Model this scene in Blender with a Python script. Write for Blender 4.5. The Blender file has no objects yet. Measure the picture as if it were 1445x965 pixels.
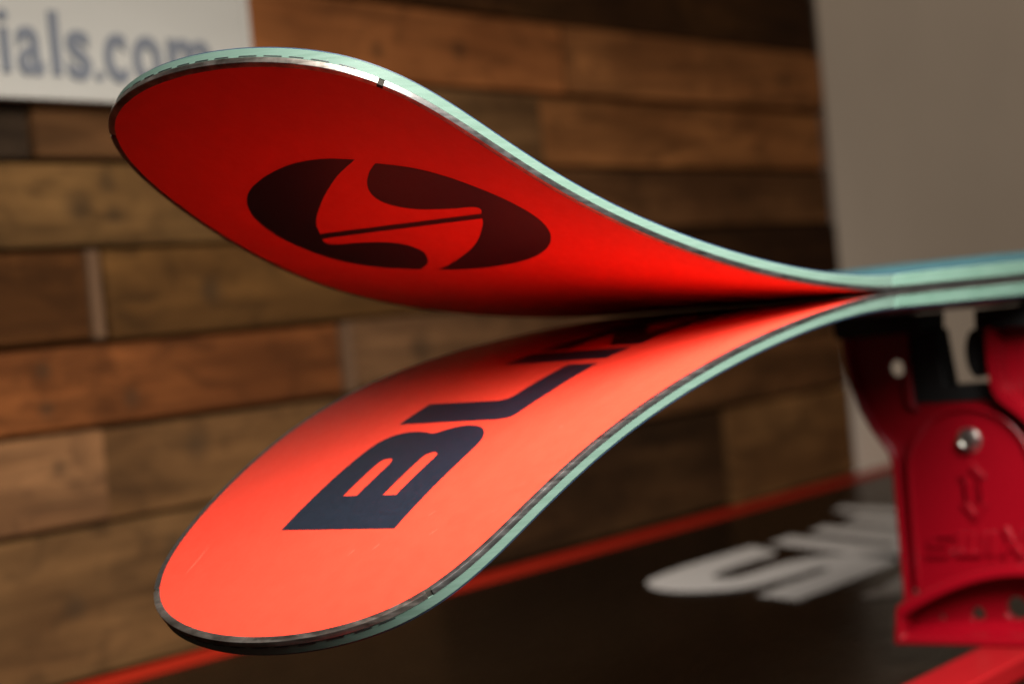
import bpy, bmesh, math, random
from mathutils import Vector, Matrix
from mathutils.geometry import delaunay_2d_cdt

random.seed(7)
scene = bpy.context.scene
COL = scene.collection

# ------------------------------------------------------------------ camera
# X runs along the skis (tips at 0, tails at +X), Y points to the wall, Z is up; Z = 0 is where the two bases touch
cam_data = bpy.data.cameras.new('camera')
cam = bpy.data.objects.new('camera', cam_data)
COL.objects.link(cam)
scene.camera = cam
YAW, PITCH, ROLL = 0.618704, -0.010943, -0.094061
fwd = Vector((math.cos(YAW)*math.cos(PITCH), math.sin(YAW)*math.cos(PITCH), math.sin(PITCH)))
rgt = Vector((math.sin(YAW), -math.cos(YAW), 0.0))
upv = rgt.cross(fwd)
cr, sr = math.cos(ROLL), math.sin(ROLL)
r2, u2 = cr*rgt + sr*upv, -sr*rgt + cr*upv
cam.matrix_world = Matrix(((r2.x, u2.x, -fwd.x, -0.356727),
                           (r2.y, u2.y, -fwd.y, -0.342097),
                           (r2.z, u2.z, -fwd.z, 0.002403),
                           (0, 0, 0, 1)))
cam_data.lens = 70.0
cam_data.sensor_width = 36.0
cam_data.clip_start = 0.02
cam_data.clip_end = 50.0
cam_data.dof.use_dof = True
cam_data.dof.focus_distance = 0.487
cam_data.dof.aperture_fstop = 12.5

# ------------------------------------------------------------------ world, lamps, exposure
world = bpy.data.worlds.new('World')
scene.world = world
world.use_nodes = True
wb = world.node_tree.nodes['Background']
wb.inputs[0].default_value = (1.0, 0.86, 0.70, 1)
wb.inputs[1].default_value = 0.035


def area(name, loc, target, size, power, color, spread=180):
    l = bpy.data.lights.new(name, 'AREA')
    l.shape = 'RECTANGLE'
    l.size, l.size_y = size
    l.energy = power
    l.color = color
    l.spread = math.radians(spread)
    o = bpy.data.objects.new(name, l)
    COL.objects.link(o)
    o.location = loc
    o.rotation_euler = (Vector(target) - Vector(loc)).to_track_quat('-Z', 'Y').to_euler()
    return o


TIP = Vector((0.06, -0.02, 0.0))
KEYDIR = Vector((-0.14, -0.71, 0.73)).normalized()
area('key_softbox', TIP + KEYDIR*0.47, (0.20, -0.06, -0.01), (0.31, 0.46), 5.7, (1.0, 0.96, 0.90), 80)
area('room_lamp', (1.9, -2.2, 2.3), (1.0, 0.45, 0.0), (1.2, 1.2), 34.0, (1.0, 0.84, 0.68))

scene.view_settings.view_transform = 'Standard'
scene.view_settings.look = 'None'
scene.view_settings.exposure = 0.0
scene.view_settings.gamma = 1.0
scene.view_settings.use_curve_mapping = False
scene.render.engine = 'CYCLES'
scene.cycles.max_bounces = 12
scene.cycles.diffuse_bounces = 8
scene.cycles.glossy_bounces = 6


# ------------------------------------------------------------------ helpers
def tag(o, label=None, cat=None, group=None, kind=None):
    if label: o['label'] = label
    if cat: o['category'] = cat
    if group: o['group'] = group
    if kind: o['kind'] = kind
    return o


def empty(name, loc=(0, 0, 0)):
    o = bpy.data.objects.new(name, None)
    o.empty_display_size = 0.02
    COL.objects.link(o)
    o.location = loc
    return o


def build(name, verts, faces, mat, parent=None, smooth=None, bevel=0.0):
    me = bpy.data.meshes.new(name)
    # store coordinates relative to the piece's own centre, so object space is usable by the materials
    if parent is None or parent.type == 'EMPTY' or True:
        c = Vector((0, 0, 0))
        for v in verts: c += Vector(v)
        c /= max(1, len(verts))
    me.from_pydata([tuple(Vector(v) - c) for v in verts], [], faces)
    bm = bmesh.new()
    bm.from_mesh(me)
    bmesh.ops.remove_doubles(bm, verts=bm.verts, dist=1e-7)
    bmesh.ops.recalc_face_normals(bm, faces=bm.faces)
    bm.to_mesh(me)
    bm.free()
    me.update()
    if smooth is not None:
        me.shade_smooth()
        me.set_sharp_from_angle(angle=math.radians(smooth))
    if mat: me.materials.append(mat)
    o = bpy.data.objects.new(name, me)
    COL.objects.link(o)
    o.location = c
    if parent is not None:
        o.parent = parent
        bpy.context.view_layer.update()
        o.matrix_parent_inverse = parent.matrix_world.inverted()
    if bevel > 0:
        m = o.modifiers.new('bevel', 'BEVEL')
        m.width = bevel
        m.segments = 3
        m.limit_method = 'ANGLE'
        m.angle_limit = math.radians(35)
        m.harden_normals = False
        me.shade_smooth()
        me.set_sharp_from_angle(angle=math.radians(50))
    return o


def box_vf(x0, x1, y0, y1, z0, z1):
    v = [(x, y, z) for x in (x0, x1) for y in (y0, y1) for z in (z0, z1)]
    f = [(0, 1, 3, 2), (4, 6, 7, 5), (0, 4, 5, 1), (2, 3, 7, 6), (0, 2, 6, 4), (1, 5, 7, 3)]
    return v, f


def box(name, x0, x1, y0, y1, z0, z1, mat, parent=None, bevel=0.0):
    v, f = box_vf(x0, x1, y0, y1, z0, z1)
    return build(name, v, f, mat, parent, bevel=bevel)


def inside(p, loops):
    c = False
    for L in loops:
        n = len(L)
        for i in range(n):
            a, b = L[i], L[i-1]
            if (a[1] > p[1]) != (b[1] > p[1]) and p[0] < (b[0]-a[0])*(p[1]-a[1])/(b[1]-a[1]) + a[0]:
                c = not c
    return c


def fill(loops, step=None):
    """triangulate loops (even-odd), optionally with an inner grid; returns 2-D verts and faces"""
    pts, edges = [], []
    for L in loops:
        s = len(pts)
        pts += [Vector((p[0], p[1])) for p in L]
        edges += [(s+i, s+(i+1) % len(L)) for i in range(len(L))]
    if step:
        xs = [p.x for p in pts]; ys = [p.y for p in pts]
        x = min(xs) + step/2
        while x < max(xs):
            y = min(ys) + step/2
            while y < max(ys):
                if inside((x, y), loops): pts.append(Vector((x, y)))
                y += step
            x += step
    V, Ed, Fa, *_ = delaunay_2d_cdt(pts, edges, [], 0, 1e-6)
    out = []
    for f in Fa:
        c = sum((V[i] for i in f), Vector((0, 0)))/len(f)
        if inside((c.x, c.y), loops): out.append(tuple(f))
    return [(p.x, p.y) for p in V], out


def extrude(loops, fn0, fn1):
    """solid from flat loops between two placements fn0(u,v), fn1(u,v)"""
    V, Fa = fill(loops)
    n = len(V)
    verts = [fn0(*p) for p in V] + [fn1(*p) for p in V]
    faces = list(Fa) + [tuple(i+n for i in reversed(f)) for f in Fa]
    cnt = {}
    for f in Fa:
        for i in range(len(f)):
            e = (f[i], f[(i+1) % len(f)])
            k = tuple(sorted(e))
            cnt.setdefault(k, []).append(e)
    for k, es in cnt.items():
        if len(es) == 1:
            a, b = es[0]
            faces.append((b, a, a+n, b+n))
    return verts, faces


def spline(pts, closed=True, sub=5, corners=()):
    """Catmull-Rom through the points; indices in corners stay sharp"""
    out = []
    n = len(pts)
    P = [Vector((p[0], p[1])) for p in pts]
    for i in range(n if closed else n-1):
        p1, p2 = P[i], P[(i+1) % n]
        p0 = P[i-1] if i not in corners else p1
        p3 = P[(i+2) % n] if (i+1) % n not in corners else p2
        for k in range(sub):
            t = k/sub
            q = 0.5*((2*p1) + (p2-p0)*t + (2*p0-5*p1+4*p2-p3)*t*t + (3*p1-p0-3*p2+p3)*t**3)
            out.append((q.x, q.y))
    return out


def circle(cx, cy, r, n=20, ry=None):
    ry = ry or r
    return [(cx + r*math.cos(2*math.pi*i/n), cy + ry*math.sin(2*math.pi*i/n)) for i in range(n)]


# ------------------------------------------------------------------ materials
class NT:
    def __init__(self, name):
        self.m = bpy.data.materials.new(name)
        self.m.use_nodes = True
        self.t = self.m.node_tree
        self.b = self.t.nodes['Principled BSDF']

    def n(self, kind, **kw):
        nd = self.t.nodes.new(kind)
        for k, v in kw.items():
            if isinstance(k, str) and hasattr(nd, k): setattr(nd, k, v)
        return nd

    def l(self, a, b): self.t.links.new(a, b)

    def noise(self, scale, detail=4, rough=.55, vec=None, dist=0):
        nd = self.n('ShaderNodeTexNoise')
        nd.inputs['Scale'].default_value = scale
        nd.inputs['Detail'].default_value = detail
        nd.inputs['Roughness'].default_value = rough
        nd.inputs['Distortion'].default_value = dist
        if vec is not None: self.l(vec, nd.inputs['Vector'])
        return nd.outputs['Fac']

    def coords(self, scale=(1, 1, 1), loc=(0, 0, 0), rot=(0, 0, 0)):
        tc = self.n('ShaderNodeTexCoord')
        mp = self.n('ShaderNodeMapping')
        mp.inputs['Scale'].default_value = scale
        mp.inputs['Location'].default_value = loc
        mp.inputs['Rotation'].default_value = rot
        self.l(tc.outputs['Object'], mp.inputs['Vector'])
        return mp.outputs['Vector']

    def ramp(self, fac, stops):
        r = self.n('ShaderNodeValToRGB')
        el = r.color_ramp.elements
        while len(el) < len(stops): el.new(0.5)
        for e, (p, c) in zip(el, stops):
            e.position = p
            e.color = c if len(c) == 4 else (*c, 1)
        self.l(fac, r.inputs['Fac'])
        return r.outputs['Color']

    def mrange(self, fac, a, b, c, d):
        r = self.n('ShaderNodeMapRange')
        for i, v in enumerate((a, b, c, d)): r.inputs[i+1].default_value = v
        self.l(fac, r.inputs[0])
        return r.outputs[0]

    def mix(self, fac, a, b, mode='MIX'):
        m = self.n('ShaderNodeMix', data_type='RGBA', blend_type=mode)
        for s, v in ((0, fac), (6, a), (7, b)):
            if isinstance(v, (int, float)): m.inputs[s].default_value = v
            elif isinstance(v, tuple): m.inputs[s].default_value = v if len(v) == 4 else (*v, 1)
            else: self.l(v, m.inputs[s])
        return m.outputs[2]

    def bump(self, h, strength=.1, dist=.001):
        b = self.n('ShaderNodeBump')
        b.inputs['Strength'].default_value = strength
        b.inputs['Distance'].default_value = dist
        self.l(h, b.inputs['Height'])
        self.l(b.outputs['Normal'], self.b.inputs['Normal'])

    def set(self, **kw):
        for k, v in kw.items():
            k = k.replace('_', ' ')
            s = self.b.inputs[k]
            if isinstance(v, tuple): s.default_value = v if len(v) == 4 else (*v, 1)
            elif isinstance(v, (int, float)): s.default_value = v
            else: self.l(v, s)
        return self


def plain(name, col, rough, metal=0.0, spec=0.5, var=0.12, scale=60, bump=0.0):
    t = NT(name)
    f = t.noise(scale, 5)
    lo = tuple(c*(1-var) for c in col); hi = tuple(min(1, c*(1+var)) for c in col)
    t.set(Base_Color=t.ramp(f, [(.3, lo), (.7, hi)]), Metallic=metal, Specular_IOR_Level=spec)
    f2 = t.noise(scale*2.3, 3)
    t.set(Roughness=t.mrange(f2, .3, .7, rough*.85, min(1, rough*1.18)))
    if bump: t.bump(t.noise(scale*6, 4), bump, .0004)
    return t.m


def make_base_mat():
    t = NT('ski_base_red')
    fine = t.noise(900, 4, .6, t.coords((.25, 1, 1)))
    big = t.noise(25, 3)
    c1 = t.mix(t.mrange(big, .35, .65, 0, 1), (.66, .0430, .0225), (.69, .0465, .0245))
    # hair-fine scuffs along the length of the base
    sc = t.noise(420, 2, .5, t.coords((.05, 1, 1), rot=(0, 0, .35)))
    scf = t.mrange(sc, .72, .82, 0, .05)
    c2 = t.mix(scf, c1, (.9, .35, .25))
    t.set(Base_Color=c2, Roughness=t.mrange(fine, .3, .7, .38, .52), Specular_IOR_Level=.22)
    t.bump(fine, .10, .0003)
    return t.m


def make_ink_mat():
    t = NT('base_print_ink')
    fine = t.noise(1200, 4, .7, t.coords((.3, 1, 1)))
    c = t.ramp(fine, [(.35, (.0045, .0075, .014)), (.68, (.009, .014, .025))])
    t.set(Base_Color=c, Roughness=.42, Specular_IOR_Level=.45)
    t.bump(fine, .12, .0003)
    return t.m


def make_steel(name, dark):
    t = NT(name)
    v = t.coords((1, 1, 1))
    f = t.noise(180, 6, .65, v, .6)
    tc = t.coords((90, 90, 1100), rot=(.2, .35, 0))
    brush = t.noise(1, 3, .6, tc)
    if dark: c = t.ramp(f, [(.34, (.22, .19, .165)), (.56, (.42, .37, .33)), (.74, (.62, .57, .52))])
    else: c = t.ramp(f, [(.30, (.13, .126, .122)), (.60, (.22, .215, .21)), (.85, (.40, .39, .38))])
    t.set(Base_Color=c, Metallic=1.0, Roughness=t.mrange(brush, .3, .7, .34, .52))
    t.bump(brush, .07, .0002)
    return t.m


def make_teal(name, col, edge):
    t = NT(name)
    v = t.coords((40, 40, 900))
    f = t.noise(1, 4, .6, v, .5)
    blot = t.noise(140, 5, .65)
    c = t.ramp(f, [(.30, edge), (.62, col)])
    pale = t.mrange(blot, .60, .72, 0, .45)
    c = t.mix(pale, c, (.16, .18, .16))
    t.set(Base_Color=c, Roughness=.58, Specular_IOR_Level=.22)
    t.bump(f, .25, .0002)
    return t.m


M_BASE = make_base_mat()
M_INK = make_ink_mat()
M_STEEL = make_steel('steel_edge', False)
M_TIPSTEEL = make_steel('tip_steel', True)
M_TEAL = make_teal('tip_teal', (.090, .145, .119), (.070, .120, .094))
M_SIDE = make_teal('sidewall_teal', (.112, .190, .154), (.074, .145, .110))
M_TOP = plain('topsheet_blue', (.018, .085, .105), .3, var=.25, scale=30)
M_GAP = plain('gap_filler', (.03, .026, .022), .8, spec=.05)
M_RIM = plain('topsheet_edge', (.012, .03, .06), .45)
M_RUBBER = plain('edge_rubber', (.012, .012, .014), .5)
M_SCRATCH = plain('scuffed_base', (.72, .16, .10), .6)
M_RED = plain('vise_red', (.150, .0010, .0045), .24, spec=.38, var=.06, scale=40, bump=.04)
M_RAIL = plain('rail_red', (.19, .0035, .005), .33, var=.08, scale=40)
M_BLACK = plain('black_rubber', (.006, .006, .006), .5, spec=.25, bump=.1)
M_BOLT = plain('zinc_bolt', (.62, .60, .57), .25, metal=1.0, scale=200)
M_MAT = plain('mat_black', (.004, .0024, .0014), .28, spec=.06, var=.2, scale=50, bump=.05)
M_MATRED = plain('mat_red', (.32, .012, .003), .6, spec=.15)
M_PRINT = plain('mat_white', (.42, .395, .375), .5, var=.08)
M_BENCH = plain('bench_board', (.10, .07, .045), .6, var=.3, scale=20)
M_SIGN = plain('sign_white', (.54, .52, .475), .45, var=.03, scale=8)
M_SIGNEDGE = plain('sign_edge', (.58, .55, .50), .5)
M_LETTER = plain('sign_blue_grey', (.19, .205, .24), .5, var=.05)
M_BACK = plain('dark_backing', (.030, .019, .011), .9, spec=.05)
M_PAINT = plain('wall_paint', (.60, .52, .44), .75, var=.03, scale=6, bump=.15)


def make_wood(name, col, seed, knots=(), centre=(0, 0, 0)):
    t = NT(name)
    v = t.coords((3.2, 30, 42), loc=(seed*3.7, seed*1.3, seed*2.1))
    g = t.noise(1.0, 7, .62, v, 1.1)
    v2 = t.coords((7, 20, 14), loc=(seed*1.9, 0, seed))
    b = t.noise(1.0, 4, .55, v2)
    col = (col[0]*.43, col[1]*.366, col[2]*.30)
    dk = tuple(c*.42 for c in col); md = col; lt = tuple(min(1, c*1.55) for c in col)
    c = t.ramp(g, [(.34, dk), (.50, md), (.64, lt)])
    c = t.mix(t.mrange(b, .40, .66, .0, .70), c, (col[0]*.55, col[1]*.50, col[2]*.48))
    st = t.noise(1.0, 6, .7, t.coords((26, 30, 46), loc=(seed*5.1, seed, seed*.7)), .8)
    c = t.mix(t.mrange(st, .50, .66, 0, .72), c, (col[0]*.36, col[1]*.36, col[2]*.38))
    if knots:
        tc = t.n('ShaderNodeTexCoord')
        for (kx, kz, kr) in knots:
            s = t.n('ShaderNodeVectorMath', operation='MULTIPLY_ADD')
            t.l(tc.outputs['Object'], s.inputs[0])
            s.inputs[1].default_value = (1, 0, 1.15)
            s.inputs[2].default_value = (-(kx-centre[0]), 0, -(kz-centre[2])*1.15)
            ln = t.n('ShaderNodeVectorMath', operation='LENGTH')
            t.l(s.outputs[0], ln.inputs[0])
            k = t.mrange(ln.outputs['Value'], kr*.30, kr*1.5, .62, 0)
            c = t.mix(k, c, (.030, .018, .009))
    t.set(Base_Color=c, Roughness=.78, Specular_IOR_Level=.08)
    t.bump(g, .5, .0012)
    return t.m


# ------------------------------------------------------------------ the wall of planks behind
WY = 0.455
wall = box('wall', -0.40, 2.60, WY+.012, WY+.06, -0.30, 0.62, M_BACK)
tag(wall, kind='structure')
plaster = box('painted_wall_panel', 1.279, 2.60, WY-.002, WY+.0115, -0.20, 0.60, M_PAINT, wall, bevel=.002)

ROWS = [0.372, 0.319, 0.266, 0.2135, 0.1610, 0.1090, 0.0620, 0.0120, -0.0340, -0.0840, -0.1640]
# per row, top to bottom: (x0, x1, colour, knots)
P = {
 0: [(-.35, .30, (.20, .10, .045)), (.30, .86, (.15, .085, .04)), (.86, 1.276, (.22, .11, .05))],
 1: [(-.35, .12, (.15, .09, .045)), (.12, .70, (.26, .13, .06)), (.70, 1.276, (.12, .06, .03))],
 2: [(-.35, .45, (.22, .12, .06)), (.45, .80, (.12, .055, .02)), (.80, 1.276, (.11, .052, .018))],
 3: [(-.35, .20, (.16, .09, .05)), (.20, .86, (.74, .31, .115), [(.6442, .1823, .0065), (.7324, .187, .0075)]),
     (.86, 1.276, (.66, .31, .125), [(1.2011, .1859, .008)])],
 4: [(-.35, .352, (.10, .072, .05)), (.352, .50, (.36, .19, .085)), (.50, .820, (.34, .20, .095)), (.820, 1.276, (.66, .31, .12))],
 5: [(-.35, .30, (.25, .15, .07)), (.30, .78, (.27, .16, .064), [(.3784, .0842, .009), (.4004, .0967, .006), (.4034, .0802, .0055)]),
     (.78, 1.276, (.32, .165, .075))],
 6: [(-.35, .3795, (.13, .055, .016)), (.3905, .95, (.20, .105, .034), [(.47, .035, .008)]), (.95, 1.276, (.10, .048, .02))],
 7: [(-.35, .18, (.20, .11, .05)), (.18, .5845, (.28, .105, .034), [(.3455, -.001, .005), (.3453, -.0213, .005), (.406, -.0202, .006)]),
     (.5945, 1.276, (.22, .125, .065), [(.66, -.01, .01)])],
 8: [(-.35, .379, (.36, .20, .10), [(.345, -.052, .005)]), (.379, .90, (.24, .135, .058), [(.45, -.05, .009)]), (.90, 1.276, (.26, .13, .055))],
 9: [(-.35, .66, (.23, .135, .06), [(.425, -.105, .008), (.35, -.125, .007)]), (.66, 1.050, (.085, .046, .02)), (1.050, 1.276, (.34, .19, .08))],
}
seed = 0
for r, planks in P.items():
    zt, zb = ROWS[r], ROWS[r+1]
    for p in planks:
        seed += 1
        x0, x1, col = p[:3]
        kn = p[3] if len(p) > 3 else ()
        jit = random.uniform(-.004, .004)
        y0 = WY + jit
        ins = random.uniform(.0007, .0017)
        a, b = random.uniform(-.0008, .0008), random.uniform(-.0008, .0008)
        v, f = box_vf(x0+.0008, x1-.0008, y0, WY+.011, zb+ins, zt-ins)
        v = [(x, y, z + (a if x < (x0+x1)/2 else b)) for x, y, z in v]
        c = sum((Vector(q) for q in v), Vector((0, 0, 0)))/8
        build('plank', v, f, make_wood('wood_%02d' % seed, col, seed, kn, c), wall, bevel=.0016)
# pale sawn battens showing between two butted planks
for (x0, x1, r) in ((.3808, .3885, 6), (.5858, .5925, 7)):
    box('end_strip', x0, x1, WY-.001, WY+.011, ROWS[r+1]+.0012, ROWS[r]-.0012,
        plain('pale_end_grain', (.105, .058, .032), .8, spec=.05, var=.35), wall, bevel=.0008)

# ------------------------------------------------------------------ sign on the wall
sign = empty('sign', (.20, WY-.012, .1385))
tag(sign, 'white sign board with blue-grey web address lettering on the plank wall', 'sign')
box('board', -.30, .507, WY-.013, WY-.004, .1385, .300, M_SIGN, sign, bevel=.0008)
box('end_trim', .5072, .5115, WY-.014, WY-.003, .1375, .301, M_SIGNEDGE, sign, bevel=.0008)
XH = .0245


def text_mesh(ch, size, x0, x1, z0, z1, y, mat, parent, off=0.0, thick=.0006):
    cu = bpy.data.curves.new('glyph', 'FONT')
    cu.body = ch
    cu.size = size
    cu.offset = off
    cu.extrude = thick
    cu.resolution_u = 6
    tmp = bpy.data.objects.new('glyph', cu)
    COL.objects.link(tmp)
    dg = bpy.context.evaluated_depsgraph_get()
    me = bpy.data.meshes.new_from_object(tmp.evaluated_get(dg))
    co = [v.co.copy() for v in me.vertices]
    fa = [tuple(p.vertices) for p in me.polygons]
    bpy.data.objects.remove(tmp)
    bpy.data.curves.remove(cu)
    bpy.data.meshes.remove(me)
    ax0, ax1 = min(c.x for c in co), max(c.x for c in co)
    ay0, ay1 = min(c.y for c in co), max(c.y for c in co)
    vs = [(x0+(c.x-ax0)/(ax1-ax0)*(x1-x0), y-c.z, z0+(c.y-ay0)/(ay1-ay0)*(z1-z0)) for c in co]
    return build('letter', vs, fa, mat, parent)


for ch, x0, x1, z0, z1 in (('i', .3235, .3297, .1515, .1835), ('a', .3345, .3515, .1505, .1757), ('l', .3572, .3632, .1512, .1850),
                           ('s', .3680, .3842, .1495, .1757), ('.', .3870, .3922, .1495, .1548), ('c', .3945, .4105, .1493, .1757),
                           ('o', .4155, .4365, .1493, .1757), ('m', .4425, .4760, .1497, .1757)):
    text_mesh(ch, .04, x0, x1, z0, z1, WY-.0138, M_LETTER, sign, off=.0009 if ch not in 'il.' else .0004)

# ------------------------------------------------------------------ workbench, mat
MZ = -0.163
bench = box('workbench', -0.40, 2.40, -0.30, WY-.003, -0.215, MZ-.004, M_BENCH, bevel=.002)
tag(bench, 'wooden workbench top under the black mat, against the plank wall', 'workbench')
mat_o = empty('bench_mat', (0.6, 0.1, MZ-.003))
tag(mat_o, 'black bench mat with red border and white lettering', 'mat')
box('rubber_sheet', -0.38, 2.30, -0.28, .4495, MZ-.0038, MZ, M_MAT, mat_o, bevel=.0006)
box('border', -0.38, 2.30, .4175, .4440, MZ+.0001, MZ+.0008, M_MATRED, mat_o, bevel=.0006)


def flat_print(name, pts, z, mat, parent, corners=None, sub=4):
    L = spline(pts, True, sub, corners if corners is not None else set(range(len(pts))))
    v, f = extrude([L], lambda a, b: (a, b, z), lambda a, b: (a, b, z+.0003))
    return build(name, v, f, mat, parent)


S_PTS = [(.6551, .2960), (.6773, .3040), (.7239, .3085), (.8081, .3075), (.7937, .2882), (.7750, .2720), (.7430, .2725), (.7090, .2715),
         (.6844, .2675), (.6732, .2545), (.6841, .2455), (.7221, .2455), (.7455, .2405), (.7609, .2293), (.7700, .2050), (.7623, .1796),
         (.7269, .1690), (.6761, .1670), (.5980, .1660), (.6149, .1990), (.6588, .1990), (.7000, .1990), (.7130, .2040), (.7120, .2110),
         (.6909, .2110), (.6483, .2184), (.6310, .2345), (.6272, .2585), (.6353, .2780)]
flat_print('letter', S_PTS, MZ+.0003, M_PRINT, mat_o, {3, 4, 18, 19})
W_PTS = [(.8210, .3010), (.8560, .3035), (.8010, .2050), (.8150, .2020), (.8717, .2970), (.9067, .3032), (.8560, .2120), (.8700, .2090),
         (.9250, .2980), (.9560, .3000), (.8900, .1700), (.7450, .1690), (.7424, .1719)]
flat_print('letter', W_PTS, MZ+.0003, M_PRINT, mat_o)
flat_print('letter', [(.9910, .3380), (1.0203, .3440), (.9440, .1740), (.9100, .1700)], MZ+.0003, M_PRINT, mat_o)
flat_print('letter', [(1.030, .304), (1.062, .304), (1.068, .252), (1.150, .304), (1.19, .304), (1.086, .236), (1.10, .171), (1.062, .171),
                      (1.055, .218), (.98, .171), (.94, .171), (1.04, .236)], MZ+.0003, M_PRINT, mat_o)
flat_print('small_mark', [(.6100, .1290), (.6164, .1365), (.6389, .1350), (.6621, .1403), (.700, .1400), (.690, .1180), (.640, .1080), (.618, .1150)],
           MZ+.0003, M_PRINT, mat_o, set())

# ------------------------------------------------------------------ skis
LC = 0.281575
ZB = [0.066444, -0.075718, 0.066356, 0.06894, -0.055774]
ZD = [-0.00214, -0.001234, 0.000609, 0.000916, 0.001054]
WC = [0.111976, -0.076514, 0.028516, -0.016068, 0.007773, -0.003031, 0.000729]
SKI_END = 1.70


def smooth01(t):
    t = max(0, min(1, t))
    return t*t*(3-2*t)


def cheb(a, x):
    b1 = b2 = 0.0
    for c in reversed(a[1:]):
        b1, b2 = c + 2*x*b1 - b2, b1
    return a[0] + x*b1 - b2


NX = .0009                                                  # the steel edge stands this far outside the red base at the nose


def width(x):
    x = x + NX
    if x <= 1e-9: return 0.0
    u = min(x, LC)/LC
    w = math.sqrt(u)*cheb(WC, 2*u-1) + .0006*smooth01(x/.01)
    if x > LC:
        w = .0440 + (w-.0440)*math.exp(-(x-LC)/.08)
        if x > .95: w += .011*((x-.95)/.75)**2
    x = x - NX
    if x > SKI_END-.035:
        t = (x-(SKI_END-.035))/.035
        w *= math.sqrt(max(0, 1-t**2.6))
    return w


def zbase(x, lo):
    t = (LC-x)/LC
    if t <= 0:
        s = min(1.0, (x-LC)/(SKI_END-LC))
        return .00015 + .0008*math.sin(math.pi*s)**2
    return .00015 + sum((ZB[i]+(ZD[i] if lo else 0))*t**(i+2) for i in range(5))


def ztan(x, lo):
    return (zbase(x+.0008, lo)-zbase(x-.0008, lo))/.0016


def thick(x):
    return .00405 + .00075*(1-smooth01(x/.10)) + .0003*smooth01(x/.18) + .0017*smooth01((x-.19)/.13) + .0010*smooth01((x-.28)/.2) + .002*smooth01((x-.5)/.3)


def dome(x):
    return .0034*smooth01((x-.262)/.20)


xs = []
n1, n2 = 240, 46
for i in range(n1+1): xs.append(-NX + (.30+NX)*(i/n1)**2)
for i in range(1, n2+1): xs.append(.30+(SKI_END-.035-.30)*i/n2)
for i in range(1, 13): xs.append(SKI_END-.035+.035*math.sin(math.pi/2*i/12))
near = [(x, -width(x)) for x in xs]
OUT = [(x, -y) for x, y in reversed(near)] + near[1:]       # far tail -> nose -> near tail
NOSE = len(near)-1
NRM = []
for k in range(len(OUT)):
    a, b = OUT[max(0, k-1)], OUT[min(len(OUT)-1, k+1)]
    tx, ty = b[0]-a[0], b[1]-a[1]
    L = math.hypot(tx, ty) or 1
    NRM.append((-ty/L, tx/L))
if NRM[NOSE][0] < 0: NRM = [(-a, -b) for a, b in NRM]


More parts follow.
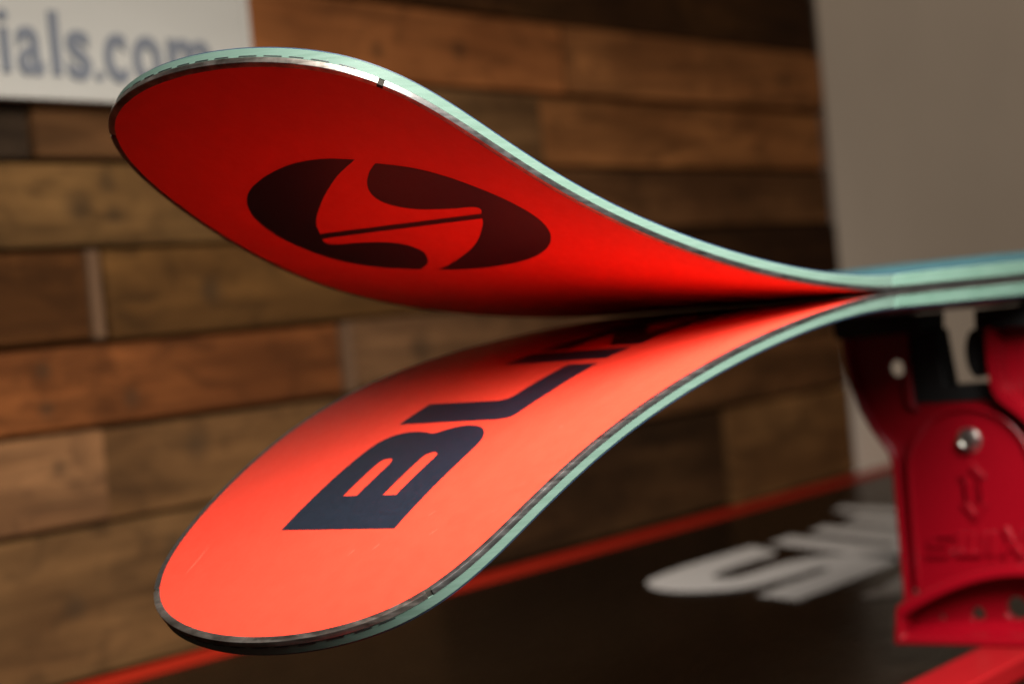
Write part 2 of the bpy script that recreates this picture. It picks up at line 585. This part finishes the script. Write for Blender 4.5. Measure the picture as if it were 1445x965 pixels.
def make_ski(lo):
    sg = -1 if lo else 1

    def P3(px, py, h):
        x = px
        s = ztan(max(x, -.002), lo)
        q = math.sqrt(1+s*s)
        return (x - s/q*h, py, sg*(zbase(x, lo) + h/q))

    def pt(k, d, h):
        (x, y), (nx, ny) = OUT[k], NRM[k]
        return P3(x+nx*d, y+ny*d, h)

    root = empty('ski', (0.9, 0, sg*.003))

    def band(name, ks, prof, mat, parent=root, closed=True, smooth=38, caps=True):
        verts, faces = [], []
        m = None
        for k in ks:
            pr = prof(OUT[k][0]) if callable(prof) else prof
            m = len(pr)
            verts += [pt(k, d, h) for d, h in pr]
        n = len(ks)
        for i in range(n-1):
            for j in range(m if closed else m-1):
                j2 = (j+1) % m
                faces.append((i*m+j, i*m+j2, (i+1)*m+j2, (i+1)*m+j))
        if closed and caps:
            faces.append(tuple(range(m)))
            faces.append(tuple((n-1)*m+j for j in reversed(range(m))))
        return build(name, verts, faces, mat, parent, smooth=smooth)

    E = .0017
    steel = [(E, .00002), (.00010, 0), (.00003, .00003), (0, .0001), (0, .00150), (.00012, .00158), (E, .00158)]
    XN = .0148
    nearK = [k for k in range(NOSE+1, len(OUT)) if OUT[k][0] > XN+.0003]
    farK = [k for k in range(0, NOSE) if OUT[k][0] > XN+.0003]
    tipK = [k for k in range(0, len(OUT)) if OUT[k][0] < XN-.0003]
    for ks in (nearK, farK): band('steel_edge', ks, steel, M_STEEL)
    te = band('tip_edge', tipK, steel, M_TIPSTEEL)
    te['label'] = 'darker steel edge round the ski tip'
    for sd in (1, -1):
        ks = [k for k in (range(NOSE+1, len(OUT)) if sd == 1 else range(0, NOSE)) if XN-.0009 < OUT[k][0] < XN+.0009]
        band('edge_joint', ks, [(E, .00004), (.00035, .00004), (.0003, .0002), (.0003, .00150), (E, .00150)], M_GAP)

    def side(x):
        T = thick(x)
        return [(.003, .00160), (.00016, .00160), (.00012, .00168), (.00024, T-.0005), (.00050, T-.00015), (.0010, T), (.003, T)]
    XS = .2735
    spK = [k for k in range(len(OUT)) if OUT[k][0] < XS]
    sp = band('tip_spacer', spK, side, M_TEAL, smooth=18)
    for rng in (range(NOSE, len(OUT)), range(0, NOSE)):
        band('sidewall', [k for k in rng if OUT[k][0] >= XS-.0004], side, M_SIDE, smooth=18)
    # dashes of rubber between steel and tip spacer
    dv, df = [], []
    arc, on = 0.0, True
    lim = .0042
    run = []
    tK = [k for k in range(len(OUT)) if OUT[k][0] < .0125]
    for a, b in zip(tK[:-1], tK[1:]):
        if on:
            if not run: run = [a]
            run.append(b)
        arc += math.dist(OUT[a], OUT[b])
        if arc > lim:
            if on and len(run) > 1:
                s = len(dv)
                for k in run:
                    dv += [pt(k, .0003, .00180), pt(k, .00004, .00181), pt(k, .00005, .00206), pt(k, .0003, .00207)]
                for i in range(len(run)-1):
                    for j in range(3):
                        df.append((s+i*4+j, s+i*4+j+1, s+i*4+j+5, s+i*4+j+4))
            run = []
            on = not on
            arc = 0
            lim = random.uniform(.0030, .0048) if on else random.uniform(.0012, .0026)
    if df: build('edge_rubber', dv, df, M_RUBBER, root, smooth=60)

    # base and topsheet: rows from the near to the far side
    def sheet(name, inset, hf, cols, mat, rim=None):
        verts, faces = [], []
        rows = []
        for i in range(NOSE+1, len(OUT)):
            (x, y), (nx, ny) = OUT[i], NRM[i]
            px, py = x+nx*inset, y+ny*inset
            if py > -.0002: continue
            rows.append((px, py))
        (x, y), (nx, ny) = OUT[NOSE], NRM[NOSE]
        nose = (x+inset, 0.0)
        rows = [r for r in rows if nose[0] + 1e-5 < r[0] < SKI_END-inset*.6]
        rows.sort()
        for px, py in rows:
            for j in range(cols+1):
                u = -1+2*j/cols
                verts.append(P3(px, -py*u, hf(px, u, abs(py))))
        n = len(rows)
        c1 = cols+1
        for i in range(n-1):
            for j in range(cols):
                faces.append((i*c1+j, i*c1+j+1, (i+1)*c1+j+1, (i+1)*c1+j))
        verts.append(P3(nose[0], 0, hf(nose[0], 1, 0)))
        for j in range(cols): faces.append((len(verts)-1, j+1, j))
        return build(name, verts, faces, mat, root, smooth=60)

    base = sheet('base', E-.00012, lambda x, u, w: .00003, 10, M_BASE)

    def top_h(x, u, w):
        e = (1-abs(u))*w
        return thick(x) + .00035 + dome(x)*smooth01(e/.020)
    sheet('topsheet', .00105, top_h, 40, M_TOP)
    band('topsheet_rim', [k for k in range(len(OUT))], lambda x: [(.00052, thick(x)-.00012), (.00060, thick(x)+.00022), (.00105, thick(x)+.00034), (.0013, thick(x)+.0003), (.0013, thick(x)-.00015)],
         M_RIM)

    def on_base(name, loops, mat, parent, off=.00006, step=.003):
        V, F = fill(loops, step)
        return build(name, [P3(x, y, -off) for x, y in V], F, mat, parent, smooth=60)
    return root, base, on_base


upper, ubase, on_u = make_ski(0)
tag(upper, 'upper ski of the clamped pair, red base with dark round S emblem, teal sides', 'ski', 'pair of skis clamped base to base')
lower, lbase, on_l = make_ski(1)
tag(lower, 'lower ski of the clamped pair, red base with dark block letters, teal sides', 'ski', 'pair of skis clamped base to base')

LOGO = [(0.0396, -0.016), (0.0372, -0.0069), (0.0374, 0.0037), (0.0401, 0.0145), (0.0444, 0.0246), (0.0493, 0.0314), (0.0563, 0.0369), (0.0662, 0.0405),
        (0.0775, 0.0412), (0.0893, 0.0392), (0.0974, 0.0358), (0.1044, 0.0295), (0.1095, 0.0205), (0.1045, 0.0137), (0.099, 0.0095), (0.094, 0.0072),
        (0.0884, 0.0078), (0.0843, 0.0123), (0.0823, 0.0208), (0.0816, 0.0280), (0.0802, 0.0303), (0.0780, 0.0301), (0.0766, 0.0289), (0.0771, -0.0272),
        (0.0808, -0.0246), (0.089, -0.017), (0.0968, -0.0082), (0.1058, 0.0047), (0.1116, 0.0152), (0.1144, 0.0081), (0.1149, -0.0042), (0.1116, -0.0173),
        (0.105, -0.0277), (0.0972, -0.0353), (0.0885, -0.0403), (0.0792, -0.0426), (0.0695, -0.0420), (0.0612, -0.0394), (0.0530, -0.0349), (0.0468, -0.0288),
        (0.0424, -0.0204), (0.0454, -0.0158), (0.0503, -0.0106), (0.0554, -0.0074), (0.0601, -0.0069), (0.0644, -0.0096), (0.0674, -0.015), (0.0692, -0.0236),
        (0.0697, -0.0293), (0.0708, -0.0310), (0.0724, -0.0307), (0.0743, -0.0291), (0.0734, 0.027), (0.0675, 0.023), (0.0613, 0.0168), (0.0532, 0.0068),
        (0.0452, -0.005)]
em = on_u('emblem', [spline(LOGO, True, 4, {0, 12, 22, 23, 28, 40, 51, 52})], M_INK, ubase)
em['label'] = 'dark round S emblem printed on the red base'

H0, H1 = -.0200, .0190
B_OUT = [(.0368, H1), (.0366, H0), (.060, -.0205), (.0740, -.0203), (.0805, -.0185), (.0853, -.0145), (.0873, -.0095), (.0868, -.0048), (.0846, -.0014),
         (.0830, .0010), (.0848, .0069), (.0845, .0125), (.0810, .0168), (.0740, .0184), (.058, .0188)]
B_H1 = [(.0508, .0083), (.0508, .0036), (.0600, .0036), (.0662, .0038), (.0685, .0046), (.0690, .0061), (.0683, .0077), (.0660, .0083), (.0600, .0083)]
B_H2 = [(.0506, -.0056), (.0506, -.0101), (.0600, -.0101), (.0690, -.0100), (.0710, -.0092), (.0716, -.0078), (.0708, -.0063), (.0690, -.0056), (.0600, -.0056)]
on_l('letter', [spline(B_OUT, True, 5, {0, 1, 2, 9, 14}), spline(B_H1, True, 4, {0, 1, 2, 8}), spline(B_H2, True, 4, {0, 1, 2, 8})], M_INK, lbase)
on_l('letter', [spline([(.0909, H1), (.0904, -.0165), (.0915, -.0195), (.0945, -.0208), (.110, -.0214), (.1376, -.0205), (.1390, -.0090), (.1090, -.0098), (.1062, -.0088),
                        (.1052, -.0062), (.1060, H1)], True, 4, {0, 1, 4, 5, 6, 7, 9, 10})], M_INK, lbase)
on_l('letter', [[(.1455, H1), (.1440, -.0195), (.1585, -.0195), (.1600, H1)]], M_INK, lbase)
x0 = .1640
for k in range(2):
    on_l('letter', [[(x0, H1), (x0, .0075), (x0+.0270, .0068), (x0, -.0085), (x0-.001, -.0200), (x0+.050, -.0200), (x0+.050, -.0090), (x0+.022, -.0085),
                     (x0+.050, .0070), (x0+.050, H1)]], M_INK, lbase)
    x0 += .0545
# two or three pale scratches on the lower base
for (ax, ay, bx, by, wd) in ((.0203, .0394, .0314, .0402, .00016), (.0265, -.0120, .0292, -.0128, .00013), (.0285, -.0185, .0310, -.0196, .00012),
                             (.0410, -.0275, .0432, -.0288, .00014), (.0335, -.0330, .0362, -.0345, .0001)):
    dx, dy = bx-ax, by-ay
    L = math.hypot(dx, dy)
    nx, ny = -dy/L*wd/2, dx/L*wd/2
    on_l('scratch', [[(ax, ay), ((ax*3+bx)/4+nx, (ay*3+by)/4+ny), ((ax+3*bx)/4+nx, (ay+3*by)/4+ny), (bx, by), ((ax+3*bx)/4-nx, (ay+3*by)/4-ny),
                      ((ax*3+bx)/4-nx, (ay*3+by)/4-ny)]], M_SCRATCH, lbase, off=.00007, step=None)

# ------------------------------------------------------------------ vise
FZ = -.1535
vise = empty('ski_vise', (.46, 0, FZ))
tag(vise, 'red plastic ski vise with raised lettering holding the skis', 'vise')


def yz(name, loops, x0, x1, mat, parent, bevel=.0007):
    v, f = extrude(loops, lambda a, b: (x0, a, b), lambda a, b: (x1, a, b))
    return build(name, v, f, mat, parent, bevel=bevel)


arm = [(.0550, -.0190), (.0549, -.0215), (.0543, -.0295), (.0525, -.0417), (.0495, -.0520), (.0445, -.0615), (.0375, -.0715), (.0362, -.0766), (.0362, -.1330)]
body = arm + [(-y, z) for y, z in reversed(arm)] + [(-.0245, -.0190), (-.0245, -.0506), (.0245, -.0506), (.0245, -.0190)]
yz('body', [body, circle(.0326, -.0350, .0037, 18), circle(-.0326, -.0350, .0037, 18)], .460, .4640, M_RED, vise)


def strip(pts, w):
    """band of width w on the inner side of an open polyline running down the +Y edge"""
    inn = []
    for i, p in enumerate(pts):
        a, b = pts[max(0, i-1)], pts[min(len(pts)-1, i+1)]
        tx, ty = b[0]-a[0], b[1]-a[1]
        L = math.hypot(tx, ty)
        inn.append((p[0]+ty/L*w, p[1]-tx/L*w))
    return pts + inn[::-1]


rim = [(.0550, -.0190), (.0549, -.0215), (.0543, -.0295), (.0525, -.0417), (.0495, -.0520), (.0445, -.0615), (.0375, -.0715), (.0362, -.0766), (.0362, -.1380)]
rs = strip(rim, .0030)
yz('rim', [rs], .4535, .4605, M_RED, vise)
yz('rim', [[(-y, z) for y, z in rs]], .4535, .4605, M_RED, vise)
inner = [(.0275, -.0190), (.0275, -.0500), (.0245, -.0535), (.0215, -.0535), (.0245, -.0507), (.0245, -.0190)]
yz('rib', [inner], .4560, .4606, M_RED, vise)
# arched front plate
cz, R = -.0820, .0292
plate = [(R*math.cos(math.pi*i/28), cz+R*math.sin(math.pi*i/28)) for i in range(29)] + [(-.0300, -.134), (.0300, -.134)]
yz('front_plate', [plate], .4555, .4608, M_RED, vise, bevel=.0012)
ro = [((R+.0001)*math.cos(math.pi*i/28), cz+(R+.0001)*math.sin(math.pi*i/28)) for i in range(29)]
ro = [(.0300, -.1325)] + ro + [(-.0300, -.1325)]
ri = [(.0280, -.1325)] + [((R-.0020)*math.cos(math.pi*i/28), cz+(R-.0020)*math.sin(math.pi*i/28)) for i in range(29)] + [(-.0280, -.1325)]
yz('plate_rim', [ro + ri[::-1]], .4534, .4558, M_RED, vise, bevel=.0007)
# near arm of the jaw, standing forward of the body
jaw = [(-.0135, -.0190), (-.0135, -.0440), (-.0145, -.0505), (-.0190, -.0550), (-.0280, -.0640), (-.0360, -.0760), (-.0440, -.0660), (-.0545, -.0440), (-.0560, -.0190)]
yz('jaw', [jaw], .4610, .4680, M_RED, vise)
jr = spline([(-.0105, -.0190), (-.0105, -.0380), (-.0112, -.0450), (-.0138, -.0505), (-.0190, -.0550), (-.0250, -.0605), (-.0300, -.0670), (-.0320, -.0640), (-.0270, -.0570), (-.0210, -.0515),
             (-.0160, -.0470), (-.0143, -.0420), (-.0138, -.0370), (-.0138, -.0190)], True, 3, {0, 1, 6, 7, 12, 13})
jr = [(y-.0042, z) for y, z in jr]
yz('jaw_rim', [jr], .4480, .4612, M_RED, vise, bevel=.0011)
# bolt with socket
BX, BY, BZ = .4555, -.0002, -.0680
bolt_v = []
rings = [(.0062, .0), (.0062, -.0002), (.0056, -.0004), (.0055, -.0022), (.0046, -.0034), (.0026, -.0038), (.0024, -.0028), (.0006, -.0026)]
bf = []
NB = 24
for r, dx in rings:
    for i in range(NB):
        a = 2*math.pi*i/NB
        rr = r*(1 if r > .003 else (1 if i % 4 else .9))
        bolt_v.append((BX+dx, BY+rr*math.cos(a)*.92, BZ+rr*math.sin(a)*.92))
for q in range(len(rings)-1):
    for i in range(NB):
        bf.append((q*NB+i, q*NB+(i+1) % NB, (q+1)*NB+(i+1) % NB, (q+1)*NB+i))
bf.append(tuple((len(rings)-1)*NB+i for i in range(NB)))
b = build('bolt', bolt_v, bf, M_BOLT, vise, smooth=30)

# raised double arrow and lettering on the front plate
fx = .4555


def raised(name, loops, h=.0018, bevel=.0005): return yz(name, loops, fx-h, fx+.0004, M_RED, vise, bevel=bevel)


ax = -.0004
arrow_o = [(ax, -.0765), (ax-.0062, -.0838), (ax-.0036, -.0838), (ax-.0040, -.0950), (ax-.0066, -.0950), (ax-.0004, -.1025), (ax+.0058, -.0950), (ax+.0034, -.0950),
           (ax+.0038, -.0838), (ax+.0062, -.0838)]
ccx, ccz = ax, -.0895
arrow_i = [(ccx+(y-ccx)*.56, ccz+(z-ccz)*.78) for y, z in arrow_o]
raised('arrow_emblem', [arrow_o, arrow_i])


def shear(pts, x0, z0, sx, sz, sl=.22):
    # u runs to the right as read (towards -Y), v up
    return [(x0-(u*sx+v*sz*sl), z0+v*sz) for u, v in pts]


lz, lh = -.1180, .0108
raised('letter', [shear([(0, 0), (.85, 0), (1, .12), (1, .5), (.88, .6), (.25, .6), (.25, .78), (1, .78), (1, 1), (.15, 1), (0, .88), (0, .5), (.12, .4), (.75, .4), (.75, .22), (0, .22)],
                        .0235, lz, .0115, lh)])
raised('letter', [shear([(0, 1), (0, .12), (.08, 0), (.92, 0), (1, .12), (1, 1), (.82, 1), (.82, .22), (.59, .22), (.59, 1), (.41, 1), (.41, .22), (.18, .22), (.18, 1)],
                        .0100, lz, .0130, lh)])
raised('letter', [shear([(0, 0), (1, 0), (1, 1), (0, 1)], -.0048, lz, .0024, lh)])
raised('letter', [shear([(0, 0), (.26, 0), (.5, .36), (.74, 0), (1, 0), (.64, .5), (1, 1.18), (.74, 1.18), (.5, .66), (.26, 1.18), (0, 1.18), (.36, .5)],
                        -.0092, lz, .0120, lh)])

# foot: hollow arched flange with three pairs of lightening holes
def arch(z0, top, yl, n=24):
    return [(yl*math.cos(math.pi*i/n), z0+(top-z0)*max(0, math.sin(math.pi*i/n))**.62) for i in range(n+1)]


def foot_z(y, edge, top, half):
    return edge + (top-edge)*math.cos(math.pi/2*min(1, abs(y)/half))**.9


CY = -.026
half = .0590
ys = [CY + half*(1-2*i/32) for i in range(33)]
outer = [(y, foot_z(y-CY, -.1375, -.1195, half)) for y in ys]
outer[0] = (CY+half-.001, -.1375)
outer = [(CY+half+.0012, FZ)] + outer + [(CY-half-.0012, FZ)]
ih = half-.0035
ys2 = [CY + ih*(1-2*i/32) for i in range(33)]
inn = [(CY+ih, FZ+.0035)] + [(y, foot_z(y-CY, -.1420, -.1240, ih)) for y in ys2] + [(CY-ih, FZ+.0035)]
foot = yz('foot_rim', [outer, inn], .4350, .4602, M_RED, vise, bevel=.0011)
holes = [circle(.0173, -.1445, .0018, 14), circle(.0006, -.1425, .0033, 18), circle(-.0172, -.1397, .0050, 20),
         circle(-.0380, -.1397, .0050, 20), circle(-.0550, -.1425, .0033, 18)]
web_o = [(CY+half-.002, FZ+.001)] + [(y*1.0, z-.002) for y, z in outer[2:-2]] + [(CY-half+.002, FZ+.001)]
yz('foot_web', [web_o] + holes, .4500, .4540, M_RED, vise, bevel=.0004)

lw = [(.4372, FZ+.0030), (.4502, FZ+.0030), (.4502, FZ+.0090), (.4470, FZ+.0068), (.4420, FZ+.0048), (.4372, FZ+.0040)]
lv, lf = extrude([lw], lambda a, b: (a, CY-ih+.001, b), lambda a, b: (a, CY+ih-.001, b))
build('foot_ledge', lv, lf, M_RED, vise, smooth=40)

# black rubber pads and clamp channel
def ski_under(y):
    w = width(.46)
    e = max(0, w-abs(y))
    return -(thick(.46)+.00045+dome(.46)*smooth01(e/.020)+.0004)


pad = [(y/1000, ski_under(y/1000)-.0004) for y in range(56, 13, -3)]
lp = pad + [(.0145, -.0194), (.0550, -.0200)]
yz('pad', [lp], .4480, .4750, M_BLACK, vise, bevel=.0005)
padr = [(-y/1000, ski_under(y/1000)-.0004) for y in range(56, 10, -3)]
yz('pad', [padr + [(-.0105, -.0203), (-.0560, -.0203)]], .4480, .4750, M_BLACK, vise, bevel=.0005)
chan = [(.0252, -.0192), (.0125, -.0192), (.0100, -.0440), (-.0098, -.0440), (-.0098, -.0509), (.0248, -.0509)]
yz('clamp_channel', [chan], .4585, .4745, M_BLACK, vise, bevel=.0005)
yz('clamp_knob', [circle(-.0066, -.0307, .0046, 24, .0105)], .4560, .4680, M_BLACK, vise, bevel=.0016)

# ------------------------------------------------------------------ red rail on the bench that carries the vise
rail = box('rail', -.05, 1.30, -.0310, -.0050, MZ+.0001, FZ-.0002, M_RAIL, bevel=.0012)
tag(rail, 'flat red metal rail on the black mat under the vise', 'rail')
